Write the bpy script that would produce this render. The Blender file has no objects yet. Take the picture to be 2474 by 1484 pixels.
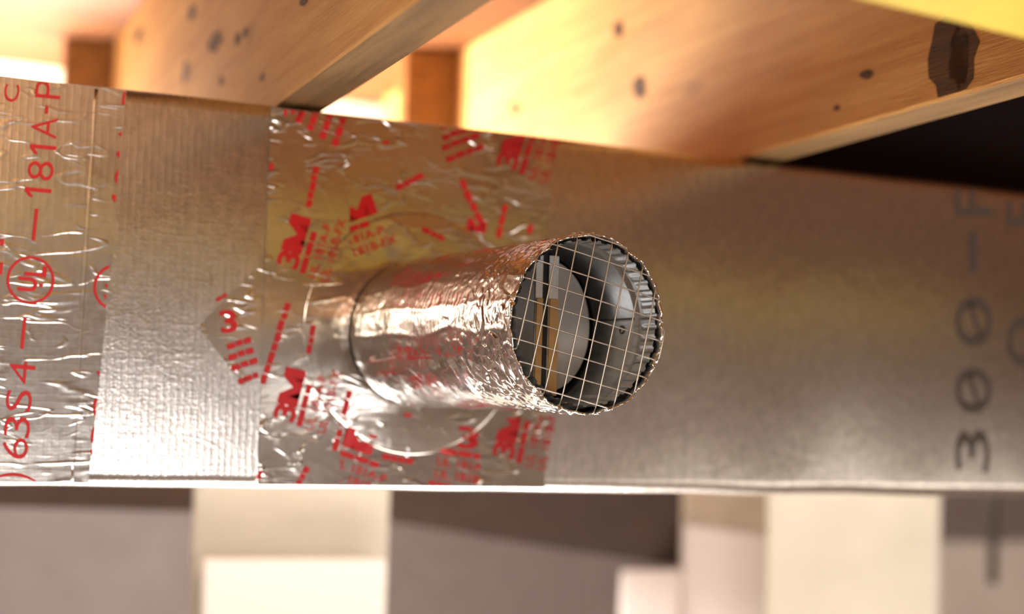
import bpy, bmesh, math, random
from mathutils import Vector, Matrix, noise

random.seed(7)
scene = bpy.context.scene
COL = scene.collection

# ------------------------------------------------------------------ camera
IMG_W, IMG_H = 2474.0, 1484.0
FPX = 4690.9
CAM = Vector((-0.6319, -1.27214, -0.06646))
YAW, PITCH, ROLL = 0.51084434, 0.06197416, 0.02898878
FWD = Vector((math.sin(YAW)*math.cos(PITCH), math.cos(YAW)*math.cos(PITCH), math.sin(PITCH)))
_r = Vector((math.cos(YAW), -math.sin(YAW), 0.0))
_u = _r.cross(FWD)
RIGHT = _r*math.cos(ROLL) + _u*math.sin(ROLL)
UP = -_r*math.sin(ROLL) + _u*math.cos(ROLL)

cam_data = bpy.data.cameras.new('camera')
cam_data.sensor_fit = 'HORIZONTAL'
cam_data.sensor_width = 36.0
cam_data.lens = FPX/IMG_W*36.0
cam_data.clip_start = 0.02
cam_data.dof.use_dof = True
cam_data.dof.focus_distance = 1.20
cam_data.dof.aperture_fstop = 3.3
cam_data.dof.aperture_blades = 9
cam_obj = bpy.data.objects.new('camera', cam_data)
COL.objects.link(cam_obj)
m = Matrix((RIGHT, UP, -FWD)).transposed().to_4x4()
m.translation = CAM
cam_obj.matrix_world = m
scene.camera = cam_obj

# ------------------------------------------------------------------ world, lights, exposure
world = bpy.data.worlds.new('world')
scene.world = world
world.use_nodes = True
bg = world.node_tree.nodes['Background']
bg.inputs['Color'].default_value = (1.0, 0.86, 0.70, 1)
bg.inputs['Strength'].default_value = 0.05

scene.view_settings.view_transform = 'Standard'
scene.view_settings.look = 'None'
scene.view_settings.gamma = 1.0
scene.view_settings.use_curve_mapping = False
scene.view_settings.exposure = 0.0


def area_light(name, loc, target, size, power, color, size_y=None):
    d = bpy.data.lights.new(name, 'AREA')
    d.energy = power
    d.color = color
    d.size = size
    if size_y:
        d.shape = 'RECTANGLE'
        d.size_y = size_y
    o = bpy.data.objects.new(name, d)
    COL.objects.link(o)
    o.location = loc
    o.rotation_euler = (Vector(target)-Vector(loc)).to_track_quat('-Z', 'Y').to_euler()
    return o


def point_light(name, loc, radius, power, color):
    d = bpy.data.lights.new(name, 'POINT')
    d.energy = power
    d.color = color
    d.shadow_soft_size = radius
    o = bpy.data.objects.new(name, d)
    COL.objects.link(o)
    o.location = loc
    return o


# added fill lights below the duct, shining up to whiten the pipe's underside
area_light('under_duct_fill', (0.36, 0.20, -1.15), (0.32, 0.0, 0.2), 0.9, 29.0, (1.0, 0.92, 0.83))
area_light('under_duct_fill', (-0.10, 0.75, -1.5), (-0.10, 0.60, 0.2), 0.6, 8.0, (1.0, 0.95, 0.90))
# lamp across the room behind the photographer, lower right of the camera
area_light('room_work_light', (0.35, -2.6, -0.75), (0.0, 0.0, 0.0), 0.7, 14.0, (1.0, 0.95, 0.90), 0.5)
# trouble lamp behind the duct that lights the joist bays
point_light('bay_lamp', (0.11, 1.06, -0.01), 0.12, 98.0, (1.0, 0.97, 0.92))
# added fill lights: in the joist bay at the left, and low in the right half of the room
point_light('bay_fill', (-0.62, -0.95, 0.24), 0.04, 20.0, (1.0, 0.88, 0.70))
point_light('room_fill', (2.6, -2.3, -1.1), 0.55, 34.0, (1.0, 0.89, 0.76))
point_light('room_fill', (-1.6, -1.9, -0.1), 0.08, 6.0, (1.0, 0.88, 0.74))


# ------------------------------------------------------------------ helpers
def ray(px, py):
    return FWD + RIGHT*((px-IMG_W/2)/FPX) - UP*((py-IMG_H/2)/FPX)


def at(px, py, Y):
    """point of the world plane y = Y seen at a picture position"""
    d = ray(px, py)
    return CAM + d*((Y-CAM.y)/d.y)


def lin(r, g, b):
    f = lambda c: (c/255/12.92) if c/255 <= 0.04045 else ((c/255+0.055)/1.055)**2.4
    return (f(r), f(g), f(b), 1.0)


def link(o, parent=None):
    COL.objects.link(o)
    if parent is not None:
        o.parent = parent
    return o


def mesh_obj(name, bm, mats, parent=None, smooth=False, loc=None):
    me = bpy.data.meshes.new(name)
    bm.to_mesh(me)
    bm.free()
    if not isinstance(mats, (list, tuple)):
        mats = [mats]
    for mt in mats:
        me.materials.append(mt)
    if smooth:
        for p in me.polygons:
            p.use_smooth = True
    o = bpy.data.objects.new(name, me)
    link(o, parent)
    if loc is not None:
        o.location = loc
    return o


def tag(o, label, cat, group=None, kind=None):
    o['label'] = label
    o['category'] = cat
    if group:
        o['group'] = group
    if kind:
        o['kind'] = kind
    return o


def struct(o):
    o['kind'] = 'structure'
    return o


def empty(name, loc=(0, 0, 0), rz=0.0):
    o = bpy.data.objects.new(name, None)
    o.empty_display_size = 0.05
    COL.objects.link(o)
    o.location = loc
    o.rotation_euler = (0, 0, rz)
    return o


def box(bm, lo, hi, mi=0, mat=None):
    v = []
    for x in (lo[0], hi[0]):
        for y in (lo[1], hi[1]):
            for z in (lo[2], hi[2]):
                p = Vector((x, y, z))
                v.append(bm.verts.new(mat @ p if mat else p))
    fs = []
    for idx in ((0, 1, 3, 2), (4, 6, 7, 5), (0, 4, 5, 1), (2, 3, 7, 6), (0, 2, 6, 4), (1, 5, 7, 3)):
        f = bm.faces.new([v[i] for i in idx])
        f.material_index = mi
        fs.append(f)
    return fs


def bevel_all(bm, off, seg=2):
    bmesh.ops.bevel(bm, geom=list(bm.edges), offset=off, segments=seg, profile=0.5, affect='EDGES')


def tube(bm, pts, r, sides=8, mi=0):
    rings = []
    n = len(pts)
    for i, p in enumerate(pts):
        p = Vector(p)
        t = (Vector(pts[min(i+1, n-1)])-Vector(pts[max(i-1, 0)])).normalized()
        a = Vector((0, 0, 1)) if abs(t.z) < 0.9 else Vector((1, 0, 0))
        x = t.cross(a).normalized()
        y = t.cross(x)
        rings.append([bm.verts.new(p + x*(r*math.cos(2*math.pi*k/sides)) + y*(r*math.sin(2*math.pi*k/sides))) for k in range(sides)])
    for a, b in zip(rings, rings[1:]):
        for k in range(sides):
            f = bm.faces.new((a[k], a[(k+1) % sides], b[(k+1) % sides], b[k]))
            f.material_index = mi
            f.smooth = True
    for rg in (rings[0][::-1], rings[-1]):
        f = bm.faces.new(rg)
        f.material_index = mi


# ------------------------------------------------------------------ materials
def new_mat(name):
    mt = bpy.data.materials.new(name)
    mt.use_nodes = True
    nt = mt.node_tree
    return mt, nt, nt.nodes['Principled BSDF']


def N(nt, t, **kw):
    n = nt.nodes.new(t)
    for k, v in kw.items():
        if k in n.inputs:
            n.inputs[k].default_value = v
        else:
            setattr(n, k, v)
    return n


def coords(nt, scale=(1, 1, 1), rot=(0, 0, 0)):
    tc = N(nt, 'ShaderNodeTexCoord')
    mp = N(nt, 'ShaderNodeMapping')
    mp.inputs['Scale'].default_value = scale
    mp.inputs['Rotation'].default_value = rot
    nt.links.new(tc.outputs['Object'], mp.inputs['Vector'])
    return mp.outputs['Vector']


def ramp(nt, fac, stops):
    r = N(nt, 'ShaderNodeValToRGB')
    e = r.color_ramp.elements
    e[0].position, e[0].color = stops[0]
    e[1].position, e[1].color = stops[1]
    for pos, c in stops[2:]:
        el = e.new(pos)
        el.color = c
    nt.links.new(fac, r.inputs['Fac'])
    return r.outputs['Color']


def mixc(nt, fac, a, b, blend='MIX'):
    mx = N(nt, 'ShaderNodeMix', data_type='RGBA', blend_type=blend)
    for sock, val in ((0, fac), (6, a), (7, b)):
        if isinstance(val, (int, float, tuple)):
            mx.inputs[sock].default_value = val
        else:
            nt.links.new(val, mx.inputs[sock])
    return mx.outputs[2]


def plain(name, col, rough=0.6, metal=0.0, bump=0.0, bscale=60.0, var=0.0):
    mt, nt, b = new_mat(name)
    b.inputs['Base Color'].default_value = col
    b.inputs['Roughness'].default_value = rough
    b.inputs['Metallic'].default_value = metal
    if bump or var:
        v = coords(nt)
        nz = N(nt, 'ShaderNodeTexNoise', Scale=bscale, Detail=5.0)
        nt.links.new(v, nz.inputs['Vector'])
        if bump:
            bp = N(nt, 'ShaderNodeBump', Strength=bump, Distance=0.002)
            nt.links.new(nz.outputs['Fac'], bp.inputs['Height'])
            nt.links.new(bp.outputs['Normal'], b.inputs['Normal'])
        if var:
            dark = tuple(c*(1-var) for c in col[:3])+(1,)
            lite = tuple(min(1, c*(1+var)) for c in col[:3])+(1,)
            c = ramp(nt, nz.outputs['Fac'], [(0.3, dark), (0.7, lite)])
            nt.links.new(c, b.inputs['Base Color'])
    return mt


def wood(name, light, dark, knot, rough=0.65, grain=1.0, knots=True, kscale=(3.2, 9.0, 9.0)):
    """sawn softwood, grain along the local x axis"""
    mt, nt, b = new_mat(name)
    v = coords(nt, (1.2, 26, 26))
    nz = N(nt, 'ShaderNodeTexNoise', Scale=3.0, Detail=7.0, Roughness=0.62, Distortion=0.6)
    nt.links.new(v, nz.inputs['Vector'])
    c = ramp(nt, nz.outputs['Fac'], [(0.30, dark), (0.68, light)])
    v2 = coords(nt, (2.0, 5, 5))
    n2 = N(nt, 'ShaderNodeTexNoise', Scale=2.2, Detail=3.0)
    nt.links.new(v2, n2.inputs['Vector'])
    c2 = ramp(nt, n2.outputs['Fac'], [(0.3, (0.78, 0.74, 0.70, 1)), (0.7, (1.0, 1.0, 1.0, 1))])
    c = mixc(nt, 1.0, c, c2, 'MULTIPLY')
    if knots:
        v3 = coords(nt, kscale)
        vo = N(nt, 'ShaderNodeTexVoronoi', Scale=1.3, Randomness=1.0)
        nt.links.new(v3, vo.inputs['Vector'])
        k = ramp(nt, vo.outputs['Distance'], [(0.0, (1, 1, 1, 1)), (0.16, (0, 0, 0, 1))])
        c = mixc(nt, k, c, knot)
    nt.links.new(c, b.inputs['Base Color'])
    b.inputs['Roughness'].default_value = rough
    b.inputs['Specular IOR Level'].default_value = 0.25
    v4 = coords(nt, (6, 90, 90))
    n4 = N(nt, 'ShaderNodeTexNoise', Scale=6.0, Detail=6.0)
    nt.links.new(v4, n4.inputs['Vector'])
    bp = N(nt, 'ShaderNodeBump', Strength=0.5*grain, Distance=0.0015)
    nt.links.new(n4.outputs['Fac'], bp.inputs['Height'])
    nt.links.new(bp.outputs['Normal'], b.inputs['Normal'])
    return mt


def foil(name, col, rough, layers, scrim=0.0, stretch=(1, 1, 1), creases=(), mottle=0.0):
    """aluminium foil: metallic, wrinkled by stacked bumps, optional scrim thread grid"""
    mt, nt, b = new_mat(name)
    b.inputs['Base Color'].default_value = col
    b.inputs['Metallic'].default_value = 1.0
    b.inputs['Roughness'].default_value = rough
    prev = None
    if mottle:
        mz = N(nt, 'ShaderNodeTexNoise', Scale=160.0, Detail=5.0, Roughness=0.7)
        nt.links.new(coords(nt, (1.0, 1.0, 0.55)), mz.inputs['Vector'])
        lo_c = tuple(c*(1-mottle) for c in col[:3])+(1,)
        hi_c = tuple(min(0.95, c*(1+mottle)) for c in col[:3])+(1,)
        nt.links.new(ramp(nt, mz.outputs['Fac'], [(0.32, lo_c), (0.68, hi_c)]), b.inputs['Base Color'])

    def add_bump(h, strength, dist):
        nonlocal prev
        bp = N(nt, 'ShaderNodeBump', Strength=strength, Distance=dist)
        nt.links.new(h, bp.inputs['Height'])
        if prev is not None:
            nt.links.new(prev, bp.inputs['Normal'])
        prev = bp.outputs['Normal']
    v = coords(nt, stretch)
    for sc, st, ds in layers:
        nz = N(nt, 'ShaderNodeTexNoise', Scale=sc, Detail=3.0, Roughness=0.5, Distortion=0.4)
        nt.links.new(v, nz.inputs['Vector'])
        add_bump(nz.outputs['Fac'], st, ds)
    # sparse sharp creases running in a few directions
    for (rot, sc, st) in creases:
        cv = coords(nt, (sc*0.28, 1.0, sc), (0, math.radians(rot), 0))
        nz = N(nt, 'ShaderNodeTexNoise', Scale=1.0, Detail=2.0, Roughness=0.45, Distortion=0.3)
        nt.links.new(cv, nz.inputs['Vector'])
        a1 = N(nt, 'ShaderNodeMath', operation='SUBTRACT')
        nt.links.new(nz.outputs['Fac'], a1.inputs[0])
        a1.inputs[1].default_value = 0.5
        a2 = N(nt, 'ShaderNodeMath', operation='ABSOLUTE')
        nt.links.new(a1.outputs[0], a2.inputs[0])
        mr = N(nt, 'ShaderNodeMapRange', interpolation_type='SMOOTHSTEP')
        mr.inputs['From Max'].default_value = 0.035
        mr.inputs['To Min'].default_value = 1.0
        mr.inputs['To Max'].default_value = 0.0
        nt.links.new(a2.outputs[0], mr.inputs['Value'])
        mk = N(nt, 'ShaderNodeTexNoise', Scale=sc*0.5, Detail=1.0)
        nt.links.new(coords(nt, (1, 1, 1), (0.3, 0.2, rot)), mk.inputs['Vector'])
        m2 = N(nt, 'ShaderNodeMapRange', interpolation_type='SMOOTHSTEP')
        m2.inputs['From Min'].default_value = 0.47
        m2.inputs['From Max'].default_value = 0.62
        nt.links.new(mk.outputs['Fac'], m2.inputs['Value'])
        mm = N(nt, 'ShaderNodeMath', operation='MULTIPLY')
        nt.links.new(mr.outputs['Result'], mm.inputs[0])
        nt.links.new(m2.outputs['Result'], mm.inputs[1])
        add_bump(mm.outputs[0], st, 0.0008)
    if scrim:
        for rot, sc in (((0, 0, 0), 1.3), ((0, math.pi/2, 0), 0.35)):
            w = N(nt, 'ShaderNodeTexWave', wave_type='BANDS', bands_direction='X', Scale=62.0, Distortion=1.6)
            w.inputs['Detail'].default_value = 1.0
            nt.links.new(coords(nt, (1, 1, 1), rot), w.inputs['Vector'])
            pw = N(nt, 'ShaderNodeMath', operation='POWER')
            nt.links.new(w.outputs['Fac'], pw.inputs[0])
            pw.inputs[1].default_value = 5.0
            add_bump(pw.outputs[0], scrim*sc, 0.0006)
    if prev is not None:
        nt.links.new(prev, b.inputs['Normal'])
    return mt


M = {}
M['duct'] = foil('duct_facing_foil', (0.74, 0.71, 0.69, 1), 0.25,
                 [(9.0, 0.22, 0.004), (420.0, 0.20, 0.0006)], scrim=0.055, creases=((12, 60, 0.04), (-14, 75, 0.04)), mottle=0.16)
M['tape'] = foil('foil_tape', (0.80, 0.77, 0.74, 1), 0.20,
                 [(14.0, 0.22, 0.004), (110.0, 0.10, 0.0012)], creases=((35, 60, 0.5), (-40, 45, 0.25), (62, 80, 0.2)))
M['ul_tape'] = foil('closure_tape', (0.76, 0.73, 0.71, 1), 0.22,
                    [(12.0, 0.22, 0.004), (90.0, 0.10, 0.0012)], scrim=0.04, mottle=0.10, creases=((8, 55, 0.20), (25, 70, 0.18), (85, 40, 0.2)))
M['wrap'] = foil('pipe_wrap_foil', (0.88, 0.85, 0.83, 1), 0.12,
                 [(90.0, 0.18, 0.0014), (320.0, 0.10, 0.0006)])
M['red'] = plain('red_print', lin(205, 22, 30), 0.45)
M['grey_print'] = plain('grey_print', lin(98, 88, 84), 0.6)
M['galv'] = plain('galvanised_steel', (0.66, 0.68, 0.70, 1), 0.38, 0.85, 0.05, 300.0, 0.10)
M['flap'] = plain('damper_steel', (0.76, 0.77, 0.79, 1), 0.30, 0.8, 0.03, 200.0)
M['wire'] = plain('wire_zinc', (0.72, 0.69, 0.65, 1), 0.38, 0.85)
M['tan'] = plain('tan_gasket', lin(176, 138, 88), 0.8)
M['black'] = plain('black_gap_shade', (0.008, 0.008, 0.009, 1), 0.7)
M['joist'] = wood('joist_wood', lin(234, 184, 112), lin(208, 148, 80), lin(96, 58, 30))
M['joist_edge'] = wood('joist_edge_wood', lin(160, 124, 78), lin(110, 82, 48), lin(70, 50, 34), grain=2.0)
M['knot'] = plain('dark_knot', lin(84, 52, 28), 0.7, 0.0, 0.2, 80.0, 0.2)
M['knot'].node_tree.nodes['Principled BSDF'].inputs['Specular IOR Level'].default_value = 0.15
M['stain'] = wood('wood_stain', lin(104, 66, 34), lin(64, 40, 20), lin(50, 30, 16), knots=False)
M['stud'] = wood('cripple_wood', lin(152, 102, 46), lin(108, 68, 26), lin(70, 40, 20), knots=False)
M['osb'] = wood('subfloor_board', lin(128, 76, 34), lin(92, 52, 22), lin(70, 40, 20), knots=False)
M['rim'] = plain('rim_board', lin(244, 228, 200), 0.75, 0.0, 0.1, 40.0, 0.05)
M['yellow'] = plain('yellow_paint', lin(238, 205, 40), 0.42, 0.0, 0.15, 25.0, 0.10)
M['maroon'] = plain('dark_maroon_shade', lin(34, 14, 16), 0.8)  # near-black tone painted for the unlit gap
M['concrete'] = plain('concrete', lin(190, 172, 166), 0.9, 0.0, 0.25, 20.0, 0.10)
M['room_wall'] = plain('room_wall_paint', lin(176, 160, 148), 0.9, 0.0, 0.1, 10.0, 0.06)
M['floor'] = plain('concrete_floor', lin(190, 172, 155), 0.85, 0.0, 0.2, 12.0, 0.10)
M['post'] = plain('pale_post_wood', lin(198, 190, 174), 0.8, 0.0, 0.1, 14.0, 0.05)
M['white'] = plain('white_panel', lin(246, 240, 232), 0.8)
M['drywall'] = plain('pale_drywall', lin(186, 172, 166), 0.9)
M['duct_shade'] = plain('dark_brown_shade', lin(58, 42, 34), 0.8, 0.0, 0.2, 20.0, 0.15)  # dark tone that paints the shade under the duct
M['mauve'] = plain('mauve_concrete', lin(124, 111, 106), 0.9, 0.0, 0.2, 15.0, 0.08)
M['brown'] = plain('brown_board', lin(120, 100, 80), 0.8, 0.0, 0.1, 20.0, 0.1)
M['conduit'] = plain('dark_conduit', lin(70, 62, 56), 0.6)

# ------------------------------------------------------------------ dimensions
ZT, ZB = 0.1574, -0.1146          # duct top and bottom
DUCT_D = 0.45                     # depth of the duct behind its face
L = 0.2437                        # length of the round pipe
R_OPEN, R_ROOT = 0.0551, 0.0535
R_FL, FL_T = 0.0887, 0.0032       # flange disc
JA = math.radians(11.0)           # the joists run slightly skew to the duct
JU = Vector((math.sin(JA), math.cos(JA), 0))
JN = Vector((math.cos(JA), -math.sin(JA), 0))
JZ = ZT + 0.0015
JH, JW = 0.235, 0.037
PL = Vector((-0.1135, -0.0137, JZ))
PR = Vector((0.2945, -0.0259, JZ))
SUB_Z = JZ + JH
FLOOR_Z = -1.95


# ------------------------------------------------------------------ room shell
def plate(name, lo, hi, mat):
    bm = bmesh.new()
    box(bm, lo, hi)
    return struct(mesh_obj(name, bm, mat))


X0, X1, Y0, Y1 = -2.7, 4.4, -3.8, 3.0
plate('floor', (X0-.1, Y0-.1, FLOOR_Z-0.1), (X1+.1, Y1+.1, FLOOR_Z), M['floor'])
plate('ceiling', (X0-.1, Y0-.1, SUB_Z), (X1+.1, Y1+.1, SUB_Z+0.02), M['osb'])
plate('wall_front', (X0, Y0-.1, FLOOR_Z), (X1, Y0, SUB_Z), M['room_wall'])
plate('wall_back', (X0, Y1, FLOOR_Z), (X1, Y1+.1, SUB_Z), M['concrete'])
plate('wall_left', (X0-.1, Y0-.1, FLOOR_Z), (X0, Y1+.1, SUB_Z), M['room_wall'])
plate('wall_right', (X1, Y0-.1, FLOOR_Z), (X1+.1, Y1+.1, SUB_Z), M['room_wall'])
# pale rim board that closes the joist bays
plate('trim_1', (-1.3, 1.27, 0.02), (0.95, 1.31, SUB_Z), M['rim'])


# ------------------------------------------------------------------ joists
def joist(base, s0, s1, label, knots=()):
    bm = bmesh.new()
    fs = box(bm, (s0, -JW, 0), (s1, 0, JH))
    bmesh.ops.bevel(bm, geom=list(bm.edges), offset=0.003, segments=2, profile=0.5, affect='EDGES')
    for f in bm.faces:
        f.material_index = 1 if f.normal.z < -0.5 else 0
    # knots and stains on the left face: (place along, height, length, height, tilt, tone)
    rnd = random.Random(int(base.x*1e4))
    for (ks, kz, kl, kh, tilt, tone) in knots:
        ring = []
        for k in range(20):
            a = 2*math.pi*k/20
            q = 1+rnd.uniform(-0.22, 0.22)
            u, v = kl*0.5*q*math.cos(a), kh*0.5*q*math.sin(a)
            ct_, st_ = math.cos(tilt), math.sin(tilt)
            ring.append(bm.verts.new((ks+u*ct_-v*st_, 0.0003, min(JH-0.002, max(0.0035, kz+u*st_+v*ct_)))))
        f = bm.faces.new(ring)
        f.normal_update()
        if f.normal.y < 0:
            f.normal_flip()
        f.material_index = 2+tone
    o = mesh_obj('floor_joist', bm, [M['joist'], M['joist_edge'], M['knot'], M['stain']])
    # local x runs along the joist, local y points to its left face
    o.matrix_world = Matrix(((JU.x, -JN.x, 0, base.x), (JU.y, -JN.y, 0, base.y), (0, 0, 1, base.z), (0, 0, 0, 1)))
    tag(o, label, 'joist', 'floor joists over the duct')
    return o


def jmat(base):
    return Matrix(((JU.x, -JN.x, 0, base.x), (JU.y, -JN.y, 0, base.y), (0, 0, 1, base.z), (0, 0, 0, 1)))


KNOTS_L = [(0.312, 0.097, 0.070, 0.017, 0.1, 0), (0.200, 0.079, 0.026, 0.011, 0.1, 0), (0.165, 0.078, 0.022, 0.008, 0, 0),
           (0.447, 0.149, 0.050, 0.014, 0.1, 1), (0.471, 0.097, 0.040, 0.020, 0.1, 1), (0.272, 0.057, 0.024, 0.008, 0.1, 0),
           (0.837, 0.199, 0.070, 0.018, 0.1, 1), (-0.051, 0.060, 0.030, 0.007, 0.1, 1), (0.09, 0.03, 0.02, 0.006, 0, 1)]
KNOTS_R = [(0.330, 0.161, 0.026, 0.017, 0.2, 0), (0.273, 0.0955, 0.030, 0.022, 0.3, 0), (0.643, 0.1305, 0.040, 0.014, 0.1, 1),
           (-0.283, 0.032, 0.056, 0.070, 0.0, 1), (-0.290, 0.026, 0.024, 0.040, 0.0, 0), (-0.165, 0.0355, 0.020, 0.007, 0.2, 1),
           (-0.12, 0.018, 0.012, 0.004, 0.1, 1)]
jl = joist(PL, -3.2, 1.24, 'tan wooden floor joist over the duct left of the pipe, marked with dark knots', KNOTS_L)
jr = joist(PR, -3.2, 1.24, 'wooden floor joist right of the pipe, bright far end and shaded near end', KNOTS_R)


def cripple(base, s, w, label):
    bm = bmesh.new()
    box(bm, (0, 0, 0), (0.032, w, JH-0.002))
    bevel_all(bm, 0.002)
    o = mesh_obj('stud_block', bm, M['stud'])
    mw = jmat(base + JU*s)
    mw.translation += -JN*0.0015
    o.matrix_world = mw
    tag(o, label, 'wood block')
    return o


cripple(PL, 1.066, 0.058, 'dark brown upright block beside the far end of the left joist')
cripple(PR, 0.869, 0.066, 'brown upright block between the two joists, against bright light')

# dark sheet added in place of shade, in the gap right of the right joist
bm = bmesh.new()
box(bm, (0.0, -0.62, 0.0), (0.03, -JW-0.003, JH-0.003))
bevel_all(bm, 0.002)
o = mesh_obj('gap_shade_sheet', bm, M['maroon'])
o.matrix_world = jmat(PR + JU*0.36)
tag(o, 'very dark maroon sheet standing in for shade in the gap right of the right joist', 'board')

# yellow rail in front of the duct, just under the joists
pa, pb = Vector((-0.45, -0.6162, 0.1438)), Vector((1.0, -0.5281, 0.0913))
bm = bmesh.new()
d = (pb-pa)
box(bm, (0, -0.06, 0), (d.length, 0.0, 0.019))
bevel_all(bm, 0.002)
o = mesh_obj('yellow_rail', bm, M['yellow'])
xa = d.normalized()
za = Vector((0, 0, 1)) - xa*xa.z
za.normalize()
ya = za.cross(xa)
mw = Matrix((xa, ya, za)).transposed().to_4x4()
mw.translation = pa
o.matrix_world = mw
tag(o, 'bright yellow painted rail crossing under the joists in the top right corner', 'rail')

# ------------------------------------------------------------------ text and print helpers
_dg = bpy.context.evaluated_depsgraph_get


def text_tris(s, bold=0.0):
    """2-d triangles of a line of text, baseline at y=0, cap height 1, starting at x=0"""
    cu = bpy.data.curves.new('print', 'FONT')
    cu.body = s
    cu.size = 1.0
    cu.offset = bold
    cu.resolution_u = 4
    ob = bpy.data.objects.new('print', cu)
    COL.objects.link(ob)
    dg = _dg()
    dg.update()
    me = bpy.data.meshes.new_from_object(ob.evaluated_get(dg))
    vs = [(v.co.x, v.co.y) for v in me.vertices]
    fs = [tuple(p.vertices) for p in me.polygons]
    bpy.data.objects.remove(ob)
    bpy.data.curves.remove(cu)
    bpy.data.meshes.remove(me)
    k = 1.0/0.70          # cap height of the built-in font
    vs = [(x*k, y*k) for x, y in vs]
    return vs, fs


_tc = {}


def glyphs(s, bold=0.0):
    if (s, bold) not in _tc:
        vs, fs = text_tris(s, bold)
        x0 = min(v[0] for v in vs)
        _tc[(s, bold)] = ([(x-x0, y) for x, y in vs], fs)
    return _tc[(s, bold)]


BOLD_M = ([(0, 0), (0, 1), (.36, 1), (.68, .42), (1.0, 1), (1.36, 1), (1.36, 0), (1.06, 0), (1.06, .60), (.80, 0), (.56, 0), (.30, .60), (.30, 0)], [tuple(range(13))])
ONE = ([(.22, 0), (.37, 0), (.37, 1), (.22, 1), (0, .80), (0, .66), (.22, .82)], [tuple(range(7))])


def mark(what):
    if what == 'M':
        return BOLD_M
    v3, f3 = glyphs('3', 0.028)
    if what == '3':
        return v3, f3
    k = max(v[0] for v in v3) - 0.03
    n = len(v3)
    return v3 + [(x+k, y) for x, y in BOLD_M[0]], list(f3) + [tuple(i+n for i in BOLD_M[1][0])]


def bars(pattern, h=0.8):
    """an unreadable line of small print: a row of short blocks"""
    vs, fs, x = [], [], 0.0
    rnd = random.Random(int(sum(pattern)*1000))
    for w in pattern:
        if w > 0:
            y0 = rnd.uniform(0, 0.12)
            i = len(vs)
            vs += [(x, y0), (x+w, y0), (x+w, y0+h), (x, y0+h)]
            fs.append((i, i+1, i+2, i+3))
            x += w + 0.16
        else:
            x += -w
    return vs, fs


def flange_rise(th):
    """how far the flange stands out: proud below and above, flush at the sides"""
    d = math.degrees(th) % 360
    lo = max(0.0, 1-(abs(d-275)/62)**3)
    hi = max(0.0, 1-(abs(d-72)/42)**3)*0.7
    return max(0.02, lo, hi)


def face_y(x, z):
    """front surface of duct, tape or flange at a place on the duct's face"""
    if math.hypot(x, z) < R_FL-0.001:
        return -(0.0010 + (FL_T-0.0009)*flange_rise(math.atan2(z, x)) + 0.0004)
    return -0.0010


def put_print(bm, geo, origin, direc, size, mi=1, width=None, clip=None, y=None, squash=1.0, centre=False):
    """prints geo on the duct's face; origin, direc and size are read off the photograph"""
    vs, fs = geo
    dx, dy = direc
    n = math.hypot(dx, dy)
    dx, dy = dx/n, dy/n
    ux, uy = dy, -dx
    w = max(v[0] for v in vs)
    kx = (width/w) if width else size
    tmp = bmesh.new()
    vv = []
    for a, b in vs:
        if centre:
            a, b = a - w/2, b - 0.5
        px = origin[0] + a*kx*dx + b*size*squash*ux
        py = origin[1] + a*kx*dy + b*size*squash*uy
        vv.append(tmp.verts.new((px, py, 0)))
    for f in fs:
        try:
            tmp.faces.new([vv[i] for i in f])
        except ValueError:
            pass
    bmesh.ops.triangulate(tmp, faces=list(tmp.faces))
    for (cx, cy, nx, ny) in (clip or []):
        bmesh.ops.bisect_plane(tmp, geom=list(tmp.verts)+list(tmp.edges)+list(tmp.faces),
                               plane_co=(cx, cy, 0), plane_no=(nx, ny, 0), clear_outer=True)
    bmesh.ops.triangulate(tmp, faces=list(tmp.faces))
    mp = {}
    for v in tmp.verts:
        P = at(v.co.x, v.co.y, -0.001)
        yy = face_y(P.x, P.z) if y is None else y
        P = at(v.co.x, v.co.y, yy)
        if P.z > ZT-0.0035 or P.z < ZB+0.0035:
            P.z = min(max(P.z, ZB+0.0035), ZT-0.0035)
        mp[v] = bm.verts.new(P)
    for f in tmp.faces:
        q = bm.faces.new([mp[v] for v in f.verts])
        q.normal_update()
        if q.normal.y > 0:
            q.normal_flip()
        q.material_index = mi
    tmp.free()


# ------------------------------------------------------------------ the rectangular duct
duct = empty('air_duct', (0, 0, ZB))
tag(duct, 'long rectangular foil-faced duct running across under the joists', 'duct')


def on_duct(o):
    o.parent = duct
    o.matrix_parent_inverse = Matrix.Translation((0, 0, -ZB))
    return o


bm = bmesh.new()
DX0, DX1 = -1.6, 2.2
RC = 0.0110
# closed cross-section with rounded long corners, swept along x with a faint waviness
def corner(cy_, cz_, a0, a1, n=7):
    return [(cy_+RC*math.cos(math.radians(a0+(a1-a0)*k/(n-1))), cz_+RC*math.sin(math.radians(a0+(a1-a0)*k/(n-1)))) for k in range(n)]
prof = corner(RC, ZB+RC, 270, 180) + corner(RC, ZT-RC, 180, 90) + corner(DUCT_D-RC, ZT-RC, 90, 0) + corner(DUCT_D-RC, ZB+RC, 0, -90)
NX = 240
rings = []
for i in range(NX+1):
    x = DX0 + (DX1-DX0)*i/NX
    rg = []
    for (yy, zz) in prof:
        w = 0.0
        if zz > ZT-RC*0.9 and yy < 0.1:
            w = 0.0010*noise.noise((x*9, 3.0, 0)) - 0.0004
        elif zz < ZB+RC*0.9 and yy < 0.1:
            w = 0.0012*noise.noise((x*11, 8.0, 0))
        rg.append(bm.verts.new((x, yy, zz+w)))
    rings.append(rg)
n = len(prof)
for a, b in zip(rings, rings[1:]):
    for k in range(n):
        f = bm.faces.new((a[k], b[k], b[(k+1) % n], a[(k+1) % n]))
        f.smooth = True
bm.faces.new(rings[0])
bm.faces.new(rings[-1][::-1])
bmesh.ops.recalc_face_normals(bm, faces=list(bm.faces))
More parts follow.
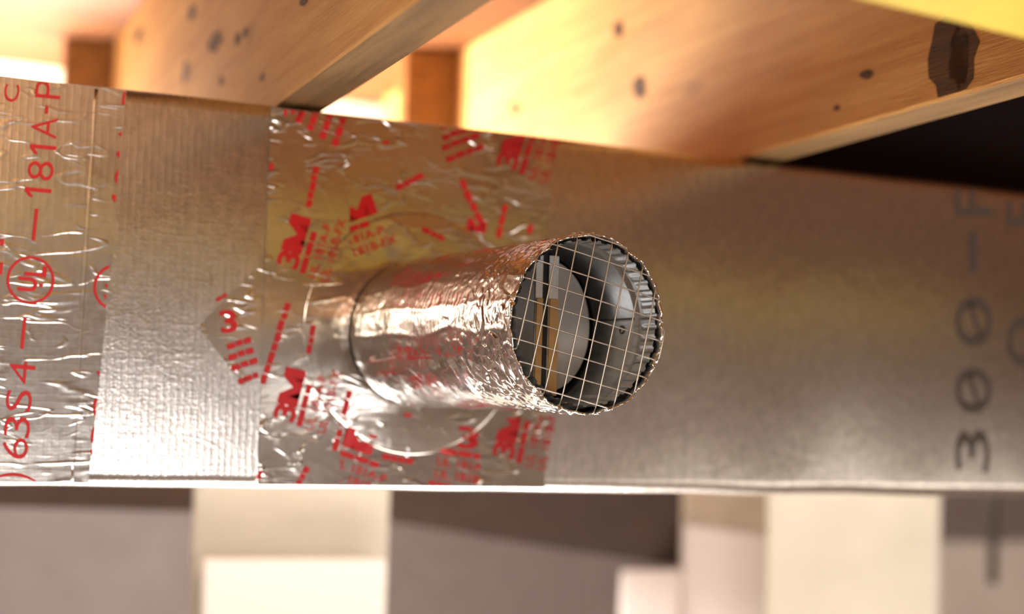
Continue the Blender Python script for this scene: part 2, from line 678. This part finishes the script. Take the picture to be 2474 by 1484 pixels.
# grey lettering printed on the facing, at the right
put_print(bm, glyphs('F'), (2398, 520), (0, -1), 92, 1, width=62, y=-0.0003)
put_print(bm, bars((1.0,)), (2362, 660), (0, -1), 22, 1, width=98, y=-0.0003)
put_print(bm, glyphs('0'), (2396, 838), (0, -1), 88, 1, width=122, y=-0.0003)
put_print(bm, bars((1.0,)), (2374, 812), (-0.30, -1), 12, 1, width=84, y=-0.0003)
put_print(bm, glyphs('0'), (2394, 1000), (0, -1), 86, 1, width=112, y=-0.0003)
put_print(bm, bars((1.0,)), (2370, 976), (-0.30, -1), 12, 1, width=76, y=-0.0003)
put_print(bm, glyphs('3'), (2390, 1142), (0, -1), 82, 1, width=104, y=-0.0003)
put_print(bm, glyphs('0'), (2520, 886), (0, -1), 88, 1, width=122, y=-0.0003)
put_print(bm, glyphs('F'), (2520, 545), (0, -1), 88, 1, width=60, y=-0.0003)
body = on_duct(mesh_obj('duct_body', bm, [M['duct'], M['grey_print']]))


# ------------------------------------------------------------------ tapes on the duct
def tape_mesh(poly, y, seed, amp=0.00035, cuts=26):
    """tape piece: the outline laid on the face with small folds, 0.2 mm thick"""
    bm = bmesh.new()
    pts = [at(px, py, y) for px, py in poly]
    for p in pts:
        p.z = min(max(p.z, ZB+0.003), ZT-0.003)
    xs = [p.x for p in pts]
    zs = [p.z for p in pts]
    vs = [bm.verts.new(p) for p in pts]
    f = bm.faces.new(vs)
    # cut into a grid so the piece can wrinkle
    x0, x1, z0, z1 = min(xs), max(xs), min(zs), max(zs)
    step = max(x1-x0, z1-z0)/cuts
    k = x0+step
    while k < x1:
        bmesh.ops.bisect_plane(bm, geom=list(bm.verts)+list(bm.edges)+list(bm.faces), plane_co=(k, 0, 0), plane_no=(1, 0, 0))
        k += step
    k = z0+step
    while k < z1:
        bmesh.ops.bisect_plane(bm, geom=list(bm.verts)+list(bm.edges)+list(bm.faces), plane_co=(0, 0, k), plane_no=(0, 0, 1))
        k += step
    for v in bm.verts:
        w = noise.noise((v.co.x*22+seed, v.co.z*22, seed))
        v.co.y += amp*(w if w < 0 else 0.3*w)*0.5
    for f in bm.faces:
        f.normal_update()
        if f.normal.y > 0:
            f.normal_flip()
        f.smooth = True
    return bm




def edge_top(x):
    return 170 + x*0.1156 + 4


# --- wide closure tape at the left with its red line of print
bm = tape_mesh([(-60, edge_top(-60)), (306, edge_top(306)), (290, 420), (262, 720), (213, 1172), (-60, 1166)], -0.0003, 1.3)
RD = (88, -880)      # reading direction of the print, bottom to top


def ul_column(bm, ox, oy, clip=None):
    def g(ch, c, w, h=64):
        put_print(bm, ONE if ch == '1' else glyphs(ch, -0.008), (ox+c[0], oy+c[1]), RD, h, 1, width=w, clip=clip, centre=True, y=-0.0009)
    g(')', (26, 1152), 20, 80)
    g('6', (36, 1083), 50)
    g('3', (41, 1032), 50)
    g('S', (45, 968), 52)
    g('4', (53, 900), 54)
    put_print(bm, bars((1.0,)), (ox+58, oy+844), RD, 10, 1, width=78, clip=clip, y=-0.0009)
    put_print(bm, bars((1.0,)), (ox+86, oy+582), RD, 10, 1, width=78, clip=clip, y=-0.0009)
    g('1', (92, 466), 23)
    g('8', (98, 412), 46)
    g('1', (104, 362), 23)
    g('A', (107, 308), 50)
    put_print(bm, bars((1.0,)), (ox+117, oy+275), RD, 10, 1, width=19, clip=clip, y=-0.0009)
    g('P', (116, 216), 42)
    # circled mark
    cx, cy = ox+74, oy+677
    ring = ([], [])
    nseg = 44
    for k in range(nseg):
        a = 2*math.pi*k/nseg
        ring[0].extend([(math.cos(a)*58, math.sin(a)*58), (math.cos(a)*51.5, math.sin(a)*51.5)])
    for k in range(nseg):
        j = (k+1) % nseg
        ring[1].append((2*k, 2*j, 2*j+1, 2*k+1))
    vs = [((x+58), (y+58)) for x, y in ring[0]]
    put_print(bm, (vs, ring[1]), (cx-58, cy+58), (1, 0), 1.0, 1, width=116, clip=clip, y=-0.0009)
    put_print(bm, glyphs('U', 0.03), (cx-8, cy+10), RD, 44, 1, width=34, clip=clip, centre=True, y=-0.0009)
    put_print(bm, glyphs('L', 0.03), (cx+12, cy-22), RD, 50, 1, width=26, clip=clip, centre=True, y=-0.0009)
    put_print(bm, glyphs('.', 0.02), (cx+28, cy+18), RD, 44, 1, clip=clip, y=-0.0009)


ul_column(bm, 0, 0)
# next repeat of the same print, cut off by the edge of the tape
ul_column(bm, 210, 18, clip=[(302, 240, 1, 0.092)])
# part of another line along the left edge
put_print(bm, glyphs('C'), (28, 225), RD, 36, 1, width=42, centre=True, y=-0.0009)
put_print(bm, glyphs('C'), (32, 176), RD, 36, 1, width=26, centre=True, y=-0.0009)
put_print(bm, bars((1.0,)), (10, 594), RD, 12, 1, width=16, y=-0.0009)
put_print(bm, bars((1.0,)), (6, 664), RD, 10, 1, width=30, y=-0.0009)
on_duct(mesh_obj('closure_tape', bm, [M['ul_tape'], M['red']]))

# raised joint of two duct boards under the closure tape
bm = bmesh.new()
pts = []
for k in range(21):
    t = k/20
    p = at(226-60*t, 200+970*t, 0.0068)
    p.z = min(max(p.z, ZB+0.004), ZT-0.004)
    pts.append(p)
tube(bm, pts, 0.0072, 48)
on_duct(mesh_obj('board_joint', bm, M['ul_tape']))


def logo_block(bm, origin, direc, s=1.0, what='3M', clip=None, lines=True, last=True, skip=0.0, squash=1.0):
    """the repeated print of the foil tape: a bold mark with lines of small print below it"""
    dx, dy = direc
    n = math.hypot(dx, dy)
    dx, dy = dx/n, dy/n
    vx, vy = -dy, dx      # down the block
    def o(a, b):
        return (origin[0]+dx*a*s+vx*b*s, origin[1]+dy*a*s+vy*b*s)
    wid = {'3M': 128, 'M': 74, '3': 54}[what]
    put_print(bm, mark(what), o(0, 0), direc, 50*s, 1, width=wid*s, clip=clip, squash=squash)
    if lines:
        put_print(bm, bars((1.6, 1.3, 0.9)), o(-4+skip, 24), direc, 17*s, 1, width=104*s, clip=clip)
        put_print(bm, glyphs('UL 181A-P', 0.012), o(-8+skip, 52), direc, 21*s, 1, width=136*s, clip=clip)
        put_print(bm, glyphs('UL 181B-FX', 0.012), o(-8+skip, 82), direc, 21*s, 1, width=158*s, clip=clip)
    if last:
        put_print(bm, bars((1.2, 0.7, -0.2, 0.9, 1.4, 0.8)), o(-40+skip, 122), direc, 17*s, 1, width=150*s, clip=clip)


UPD = (30, -100)
# --- tall strip left of the pipe
bm = tape_mesh([(655, edge_top(655)), (846, edge_top(846)), (842, 640), (838, 860), (836, 1000), (806, 1188), (622, 1184), (634, 780)], -0.0006, 4.1, 0.0006, 34)
logo_block(bm, (716, 652), UPD, last=False)
logo_block(bm, (708, 1022), (26, -100))
for k, (x, y, w) in enumerate(((735, 300, 60), (762, 318, 70), (792, 338, 90), (822, 356, 100))):
    put_print(bm, bars((0.8, 1.0, 0.7, 0.9)), (x-4, y), UPD, 19, 1, width=w, clip=[(700, 262, 0.1156, -1)])
put_print(bm, mark('3'), (722, 292), UPD, 40, 1, width=40, clip=[(700, 259, 0.1156, -1)])
put_print(bm, bars((0.9, 0.8, 1.1, 0.7, 0.9)), (752, 502), (22, -100), 17, 1, width=100)
put_print(bm, bars((0.9, 0.8, 1.1, 0.7, 0.9, 1.0, 0.6, 0.8)), (642, 930), (32, -100), 17, 1, width=205, clip=[(634, 780, -1, -0.02)])
put_print(bm, bars((0.9, 0.6, 1.1)), (752, 856), (20, -100), 15, 1, width=70)
put_print(bm, bars((0.9, 0.8, 1.1)), (728, 1176), (30, -60), 17, 1, width=50)
put_print(bm, bars((1.0,)), (630, 1160), (10, -30), 12, 1, width=20)
put_print(bm, bars((1.0,)), (660, 412), (10, -100), 10, 1, width=18)
on_duct(mesh_obj('foil_tape', bm, [M['tape'], M['red']]))

# --- patch above the pipe
bm = tape_mesh([(844, edge_top(844)), (1336, edge_top(1336)), (1322, 640), (1010, 700), (842, 660)], -0.0005, 7.7, 0.0004)
CX = [(846, 500, -1, 0)]
logo_block(bm, (792, 556), (100, -34), what='3M', clip=CX, last=False)
put_print(bm, bars((1.2, 0.7, 0.9, 1.4)), (962, 462), (100, -50), 17, 1, width=72)
# block cut by the upper edge
for k, (x, y, w) in enumerate(((1068, 316, 70), (1072, 342, 86), (1072, 366, 95), (1082, 394, 95))):
    put_print(bm, bars((0.9, 1.0, 0.8, 0.9)), (x, y), (100, -36), 18, 1, width=w, clip=[(1066, 330, -1, 0), (1100, 304, 0.1156, -1)])
logo_block(bm, (1246, 412), (30, -100), clip=[(1250, 323, 0.1156, -1)], last=False)
put_print(bm, bars((0.9, 1.0, 0.8, 0.9, 0.7)), (1108, 438), (45, 100), 17, 1, width=135)
put_print(bm, mark('M'), (1126, 556), (100, 20), 30, 1, width=46)
put_print(bm, bars((1.0, 0.9, 0.8)), (1212, 576), (20, -100), 15, 1, width=82)
put_print(bm, bars((1.0,)), (1284, 566), (20, -60), 14, 1, width=22)
put_print(bm, bars((1.0,)), (925, 352), (100, -30), 10, 1, width=18)
on_duct(mesh_obj('foil_tape', bm, [M['tape'], M['red']]))

# --- patch below the pipe
bm = tape_mesh([(804, 1000), (1320, 990), (1316, 1188), (806, 1188)], -0.0007, 2.9, 0.0004)
logo_block(bm, (826, 1078), (100, 34), what='M', last=False, clip=[(822, 1100, -1, 0)])
put_print(bm, bars((1.2, 0.9, 0.8, 1.1)), (922, 1110), (100, 20), 17, 1, width=76)
logo_block(bm, (1100, 1078), (100, 16), what='3', last=False, clip=[(1160, 1100, 1, 0)], skip=-30)
put_print(bm, bars((1.0, 0.9, 0.8)), (1034, 1172), (100, 14), 12, 1, width=56)
logo_block(bm, (1238, 1112), (22, -100), last=False, clip=[(1240, 1010, -0.05, -1)])
on_duct(mesh_obj('foil_tape', bm, [M['tape'], M['red']]))

# --- small cut piece at the far left of the patch
bm = tape_mesh([(480, 790), (555, 712), (634, 640), (634, 905), (592, 934)], -0.0003, 5.5, 0.0005, 14)
CJ = [(632, 800, 1, 0)]
put_print(bm, mark('3'), (536, 804), (100, -12), 52, 1, width=40, clip=CJ)
for k, (x, y, w) in enumerate(((552, 846, 60), (556, 872, 62), (562, 898, 66))):
    put_print(bm, bars((0.9, 0.7, 0.8)), (x, y), (100, -34), 17, 1, width=w, clip=CJ)
put_print(bm, bars((0.8, 0.9, 0.7)), (580, 930), (100, -40), 16, 1, width=50, clip=CJ)
put_print(bm, bars((1.0, 0.8)), (526, 730), (100, -60), 10, 1, width=28)
on_duct(mesh_obj('foil_tape', bm, [M['tape'], M['red']]))

# ------------------------------------------------------------------ the round pipe
pipe = empty('vent_pipe', (0, 0, 0))
tag(pipe, 'round foil-wrapped vent pipe sticking out of the duct with a wire screen over its mouth', 'pipe')

# flange disc against the duct
bm = bmesh.new()
NT = 128
fl = [(R_FL, -0.0009), (R_FL, -FL_T*0.55), (R_FL-0.0012, -FL_T*0.9), (R_FL-0.003, -FL_T), (0.06, -FL_T), (0.048, -FL_T)]
rings = []
for r, y in fl:
    rings.append([bm.verts.new((r*math.cos(2*math.pi*k/NT), -0.0010+(y+0.0009)*flange_rise(2*math.pi*k/NT), r*math.sin(2*math.pi*k/NT))) for k in range(NT)])
for a, b in zip(rings, rings[1:]):
    for k in range(NT):
        f = bm.faces.new((a[k], a[(k+1) % NT], b[(k+1) % NT], b[k]))
        f.smooth = True
put_print(bm, bars((1.0, 0.8, 0.9)), (1018, 560), (100, 45), 15, 1, width=58, y=None)
put_print(bm, bars((1.0,)), (976, 1008), (100, 10), 11, 1, width=18)
mesh_obj('flange', bm, [M['tape'], M['red']], pipe)


def ridged(p, octs=3):
    a, s, f = 0.0, 1.0, 1.0
    for _ in range(octs):
        a += s*(1.0-abs(noise.noise(p*f))*2.0)
        s *= 0.5
        f *= 2.1
    return a


_grad = {}


def facets(p, sc, seed):
    """crumpled-paper height: the upper envelope of tilted facets around scattered points"""
    q = p*sc
    ds, cs = noise.voronoi(q)
    h = -9.0
    for c in cs[:3]:
        key = (round(c.x, 3), round(c.y, 3), round(c.z, 3))
        g = _grad.get(key)
        if g is None:
            r = random.Random(int((key[0]*13.7+key[1]*71.3+key[2]*157.9)*1000)+seed)
            g = Vector((r.uniform(-1, 1), r.uniform(-1, 1), r.uniform(-1, 1)))
            _grad[key] = g
        h = max(h, g.dot(q-c)-0.25*(q-c).length)
    return h


# crumpled foil wrap
bm = bmesh.new()
NT, NS = 480, 250
rings = []
for i in range(NS+1):
    s = i/NS                                  # 0 at the duct, 1 at the mouth
    rg = []
    for k in range(NT):
        th = 2*math.pi*k/NT
        c, sn = math.cos(th), math.sin(th)
        edge = 0.0024*noise.noise((c*5, sn*5, 9.1)) + 0.0014*noise.noise((c*14, sn*14, 2.0))
        y = -(FL_T*0.9 + (L-FL_T*0.9+edge*s**6)*s)
        R = R_ROOT + (R_OPEN-R_ROOT)*s**1.4
        p = Vector((c*0.055, y, sn*0.055))
        near = min(1.0, max(0.0, (s-0.62)/0.22))
        under = 0.5-0.5*sn                    # folds are stronger on the lower half
        low = max(0.0, -0.75*sn-0.45*c)       # lower left flank, seen from the room
        w = 0.0006*noise.noise(p*36)
        w += (0.0003+0.0012*near*(0.35+0.65*under))*facets(p, 62, 1)
        w += (0.00015+0.00075*near*(0.6+0.4*under))*facets(p, 150, 2)
        # short ripples round the middle of the pipe
        rip = math.exp(-((s-0.50)/0.20)**2)*math.exp(-((sn-0.12)/0.30)**2)*(0.5+noise.noise(p*50))
        w += 0.00022*max(0, rip)*math.sin(y*1250 + 4*noise.noise(p*70))
        # lengthwise creases on the flank
        for (a0, amp_) in ((168, 0.0007), (186, 0.0008), (205, 0.0006), (150, 0.0004)):
            dth = math.degrees(th)-a0-7*noise.noise((y*22, a0, 0))
            w += amp_*math.exp(-(dth/2.2)**2)*(0.5+0.5*noise.noise((y*30, a0*3.0, 4)))
        # slanting folds towards the lower flank
        sl = math.sin((th*4.2 - y*95) + 2.5*noise.noise(p*26))
        w += 0.00045*low*max(0.0, sl)**3
        w += 0.0020*low*s**5                  # the foil stands off the lip a little at lower left
        if s < 0.05:                          # pinched in where it meets the flange
            w -= 0.0012*(1-s/0.05)
        R += w
        rg.append(bm.verts.new((c*R, y, sn*R)))
    rings.append(rg)
# the foil is folded in at the mouth
for dr, dy in ((-0.0006, -0.0003), (-0.0014, 0.0002), (-0.0017, 0.004)):
    rg = []
    for k in range(NT):
        v = rings[NS][k].co
        q = math.hypot(v.x, v.z)
        f = (q+dr)/q
        rg.append(bm.verts.new((v.x*f, v.y+dy, v.z*f)))
    rings.append(rg)
for a, b in zip(rings, rings[1:]):
    for k in range(NT):
        f = bm.faces.new((a[k], a[(k+1) % NT], b[(k+1) % NT], b[k]))
        f.smooth = True
bmesh.ops.recalc_face_normals(bm, faces=list(bm.faces))
mesh_obj('foil_wrap', bm, M['wrap'], pipe)

# galvanised sleeve inside: crimped lip, bead, plain wall
R_S = 0.0524
bm = bmesh.new()
NT = 360
prof = []
y = -L+0.0025
prof += [(y+0.0003*k*0, R_S, 1.0) for k in range(1)]
for k in range(1, 9):
    prof.append((-L+0.0025+0.0165*k/8, R_S, 1.0 if k < 8 else 0.2))
prof += [(-L+0.0196, R_S-0.0004, 0.0), (-L+0.0200, R_S+0.0016, 0.0), (-L+0.0262, R_S+0.0016, 0.0), (-L+0.0272, R_S-0.0006, 0.0), (-L+0.0282, R_S-0.0006, 0.0),
         (-L+0.034, R_S-0.0004, 0.0), (-L+0.055, R_S-0.0004, 0.0), (-L+0.079, R_S-0.0004, 0.0), (-L+0.0792, R_S-0.0004, 0.0), (-0.006, R_S-0.0004, 0.0)]
rings = []
for (y, r, cr) in prof:
    rg = []
    for k in range(NT):
        th = 2*math.pi*k/NT
        ph = (th*44/(2*math.pi)) % 1.0
        tri = 1.0 if 0.22 < ph < 0.80 else 0.0
        rr = r - 0.0012*cr*tri
        if 300 <= k or k <= 6:                # the overlapping layer of the lap seam
            rr -= 0.0007
        rg.append(bm.verts.new((rr*math.cos(th), y, rr*math.sin(th))))
    rings.append(rg)
for i, (a, b) in enumerate(zip(rings, rings[1:])):
    for k in range(NT):
        f = bm.faces.new((a[k], b[k], b[(k+1) % NT], a[(k+1) % NT]))
        f.smooth = True
        f.material_index = 1 if i >= len(prof)-3 else 0  # wall behind the flaps is coloured black as shade deep inside
a = math.radians(7.1)                         # open edge of the lap
e_r, e_t = Vector((math.cos(a), 0, math.sin(a))), Vector((-math.sin(a), 0, math.cos(a)))
mq = Matrix((e_r, Vector((0, 1, 0)), e_t)).transposed().to_4x4()
box(bm, (R_S-0.0009, -L+0.028, -0.0004), (R_S, -L+0.079, 0.0004), 1, mq)
bm.edges.ensure_lookup_table()
for e in bm.edges:
    if len(e.link_faces) == 2 and e.calc_face_angle(0) > 0.30:
        e.smooth = False
bm.faces.new([v for v in rings[-1]])
for f in bm.faces:
    if len(f.verts) > 4:
        f.material_index = 1
sleeve = mesh_obj('metal_sleeve', bm, [M['galv'], M['black']], pipe)

# screw in the sleeve wall
bm = bmesh.new()
bmesh.ops.create_uvsphere(bm, u_segments=24, v_segments=16, radius=0.0021)
for v in bm.verts:
    v.co.x *= 0.45
for f in bm.faces:
    f.smooth = True
box(bm, (-0.0012, -0.00035, -0.0015), (-0.0003, 0.00035, 0.0015), 1)
n = 24
wa = [bm.verts.new((-0.0001, 0.0029*math.cos(2*math.pi*k/n), 0.0029*math.sin(2*math.pi*k/n))) for k in range(n)]
bm.faces.new(wa).material_index = 1
o = mesh_obj('screw', bm, [M['wire'], M['black']], sleeve)
# where the view ray through the screw meets the sleeve wall
dv = ray(1502, 797)
A_ = dv.x*dv.x+dv.z*dv.z
B_ = 2*(CAM.x*dv.x+CAM.z*dv.z)
C_ = CAM.x**2+CAM.z**2-(R_S-0.0016)**2
t_ = (-B_+math.sqrt(B_*B_-4*A_*C_))/(2*A_)
sp = CAM+dv*t_
o.location = sp
o.rotation_euler = (0, -math.atan2(sp.z, sp.x), 0)

# backdraft damper: two half-round flaps hinged on an upright bar
DD = -L+0.052
damper = mesh_obj('damper', (lambda b: (box(b, (-0.0056, DD-0.0004, -0.0462), (-0.0003, DD+0.004, 0.0462)), bevel_all(b, 0.0003), b)[2])(bmesh.new()), M['black'], pipe)


def half_flap(sign, ang):
    bm = bmesh.new()
    n = 40
    r = 0.0425
    front, back = [], []
    pts = [(0.001, -r)] + [(0.001+r*0.98*math.cos(-math.pi/2+math.pi*k/n), r*math.sin(-math.pi/2+math.pi*k/n)) for k in range(1, n)] + [(0.001, r)]
    for (a, z) in pts:
        x = sign*a*math.cos(ang)
        y = DD+0.001 + a*math.sin(ang)
        front.append(bm.verts.new((x, y, z)))
        back.append(bm.verts.new((x, y+0.0006, z)))
    bm.faces.new(front if sign > 0 else front[::-1])
    bm.faces.new(back[::-1] if sign > 0 else back)
    m_ = len(front)
    for k in range(m_):
        bm.faces.new((front[k], back[k], back[(k+1) % m_], front[(k+1) % m_]))
    bmesh.ops.recalc_face_normals(bm, faces=list(bm.faces))
    return bm


mesh_obj('flap', half_flap(1, math.radians(18)), M['flap'], damper)
mesh_obj('flap', half_flap(-1, math.radians(55)), M['flap'], damper)
for x0, x1 in ((-0.0105, -0.0052), (-0.0007, 0.0066)):
    bm = bmesh.new()
    box(bm, (x0, DD-0.0022, -0.0448), (x1, DD-0.0006, 0.0452))
    bevel_all(bm, 0.0003)
    mesh_obj('hinge_plate', bm, M['galv'], damper)
    bm = bmesh.new()
    box(bm, (x0+0.0003, DD-0.0038, -0.0452), (x1-0.0003, DD-0.0022, 0.017))
    bevel_all(bm, 0.0003)
    mesh_obj('gasket', bm, M['tan'], damper)

# wire screen over the mouth, turned a little clockwise
bm = bmesh.new()
SP, TILT, WR = 0.01265, math.radians(-12.0), 0.00052
ct, st = math.cos(TILT), math.sin(TILT)
YS = -L-0.0012
RS = 0.0552


def screen_wire(off, vertical, dy):
    half = math.sqrt(max(RS*RS-off*off, 0))
    if half < 0.008:
        return
    pts = []
    nn = 24
    for k in range(nn+1):
        t = -half + 2*half*k/nn
        u, v = (off, t) if vertical else (t, off)
        bow = -0.0010*(1-(t/half)**2)
        e = abs(t)/half
        y = YS + dy + bow + (0.0 if e < 0.93 else (e-0.93)/0.07*0.0012)
        pts.append(Vector((u*ct - v*st, y, u*st + v*ct)))
    # bent back over the edge of the pipe at both ends
    for end, idx in ((0, 0), (1, -1)):
        p = pts[idx]
        q = Vector((p.x, 0, p.z)).normalized()
        e1 = Vector((p.x, p.y, p.z)) + q*0.0012 + Vector((0, 0.0012, 0))
        e2 = e1 + q*0.0003 + Vector((0, 0.0035 + 0.002*random.random(), 0))
        if idx == 0:
            pts = [e2, e1] + pts
        else:
            pts = pts + [e1, e2]
    tube(bm, pts, WR, 8)


for k in range(-4, 5):
    screen_wire(k*SP + 0.0035, True, -0.0004)
    screen_wire(k*SP + 0.0022, False, 0.0005)
mesh_obj('wire_screen', bm, M['wire'], pipe)


# ------------------------------------------------------------------ things under the duct, far behind
def slab_px(name, mat, x0, x1, ytop, Y, depth, zbot, label, cat, group=None, bev=0.004):
    """upright board or post standing about Y behind the duct, turned towards the room"""
    yt = ytop if isinstance(ytop, tuple) else (ytop, ytop)
    mid = at((x0+x1)/2, (yt[0]+yt[1])/2, Y)
    d = Vector((mid.x-CAM.x, mid.y-CAM.y, 0)).normalized()

    def on(px, py):
        r = ray(px, py)
        return CAM + r*((mid-CAM).dot(d)/r.dot(d))
    a, b = on(x0, yt[0]), on(x1, yt[1])
    bm = bmesh.new()
    v = []
    for k in (0, depth):
        o = d*k
        v.append([bm.verts.new((p.x+o.x, p.y+o.y, z)) for p, z in ((a, zbot), (b, zbot), (b, b.z), (a, a.z))])
    f, g = v
    bm.faces.new(f)
    bm.faces.new(g[::-1])
    for k in range(4):
        bm.faces.new((f[k], g[k], g[(k+1) % 4], f[(k+1) % 4]))
    bmesh.ops.recalc_face_normals(bm, faces=list(bm.faces))
    bevel_all(bm, bev)
    o = mesh_obj(name, bm, mat)
    tag(o, label, cat, group)
    return o


slab_px('wood_post', M['post'], 470, 943, 1150, 0.62, 0.12, FLOOR_Z, 'wide pale wooden post under the duct, left of centre', 'post', 'posts under the duct')
slab_px('wood_post', M['post'], 1856, 2276, 1150, 0.62, 0.12, FLOOR_Z, 'wide pale beige post under the right part of the duct', 'post', 'posts under the duct')
slab_px('white_panel', M['white'], 490, 934, 1350, 0.588, 0.012, FLOOR_Z, 'white panel standing against the lower part of the left post', 'panel')
slab_px('drywall_sheet', M['drywall'], 1650, 1858, (1262, 1290), 0.80, 0.02, FLOOR_Z, 'pale upright drywall sheet just left of the right post', 'drywall')
slab_px('drywall_sheet', M['drywall'], 1500, 1646, 1375, 0.85, 0.02, FLOOR_Z, 'lower pale drywall sheet with its top in shadow, left of the taller sheet', 'drywall')


o = slab_px('trim_2', M['mauve'], -400, 560, 1180, 2.3, 0.08, FLOOR_Z, '', '')
o['kind'] = 'structure'
o = slab_px('trim_3', M['room_wall'], 2240, 2700, 1308, 1.5, 0.06, FLOOR_Z, '', '')
o['kind'] = 'structure'
for o in (bpy.data.objects['trim_2'], bpy.data.objects['trim_3']):
    del o['label'], o['category']


slab_px('brown_board', M['brown'], 1652, 1880, 1120, 0.98, 0.02, -0.9, 'brown board showing between the duct and the tall drywall sheet', 'board')


def shade_strip_px(name, mat, pts_low, h, Y, depth, label, cat):
    bm = bmesh.new()
    low = [at(px, py, Y) for px, py in pts_low]
    fr = [bm.verts.new(p) for p in low] + [bm.verts.new((p.x, Y, p.z+h)) for p in low[::-1]]
    bk = [bm.verts.new((q.co.x, Y+depth, q.co.z)) for q in fr]
    bm.faces.new(fr)
    bm.faces.new(bk[::-1])
    m_ = len(fr)
    for k in range(m_):
        bm.faces.new((fr[k], bk[k], bk[(k+1) % m_], fr[(k+1) % m_]))
    bmesh.ops.recalc_face_normals(bm, faces=list(bm.faces))
    bevel_all(bm, 0.003)
    o = mesh_obj(name, bm, mat)
    tag(o, label, cat)
    return o


shade_strip_px('duct_shade_strip', M['duct_shade'], [(-150, 1222), (560, 1240)], 0.10, 0.90, 0.06, 'dark brown strip standing in for shade below the left end of the duct, behind the left post', 'shade strip')  # dark strip added where only the duct's shade falls
shade_strip_px('sloping_shade_strip', M['duct_shade'], [(860, 1246), (1250, 1312), (1645, 1372)], 0.17, 0.86, 0.05, 'dark brown strip standing in for shade, sloping down to the right between the posts', 'board')  # second added strip, carries the painted shade on between the posts

bm = bmesh.new()
p0, p1 = at(2402, 1150, 0.9), at(2398, 1412, 0.9)
tube(bm, [Vector((p0.x, 0.9, 0.05)), p0, p1], 0.0075, 12)
o = mesh_obj('hanging_cable', bm, M['conduit'])
tag(o, 'dark vertical cable end hanging under the duct right of the right post', 'cable')
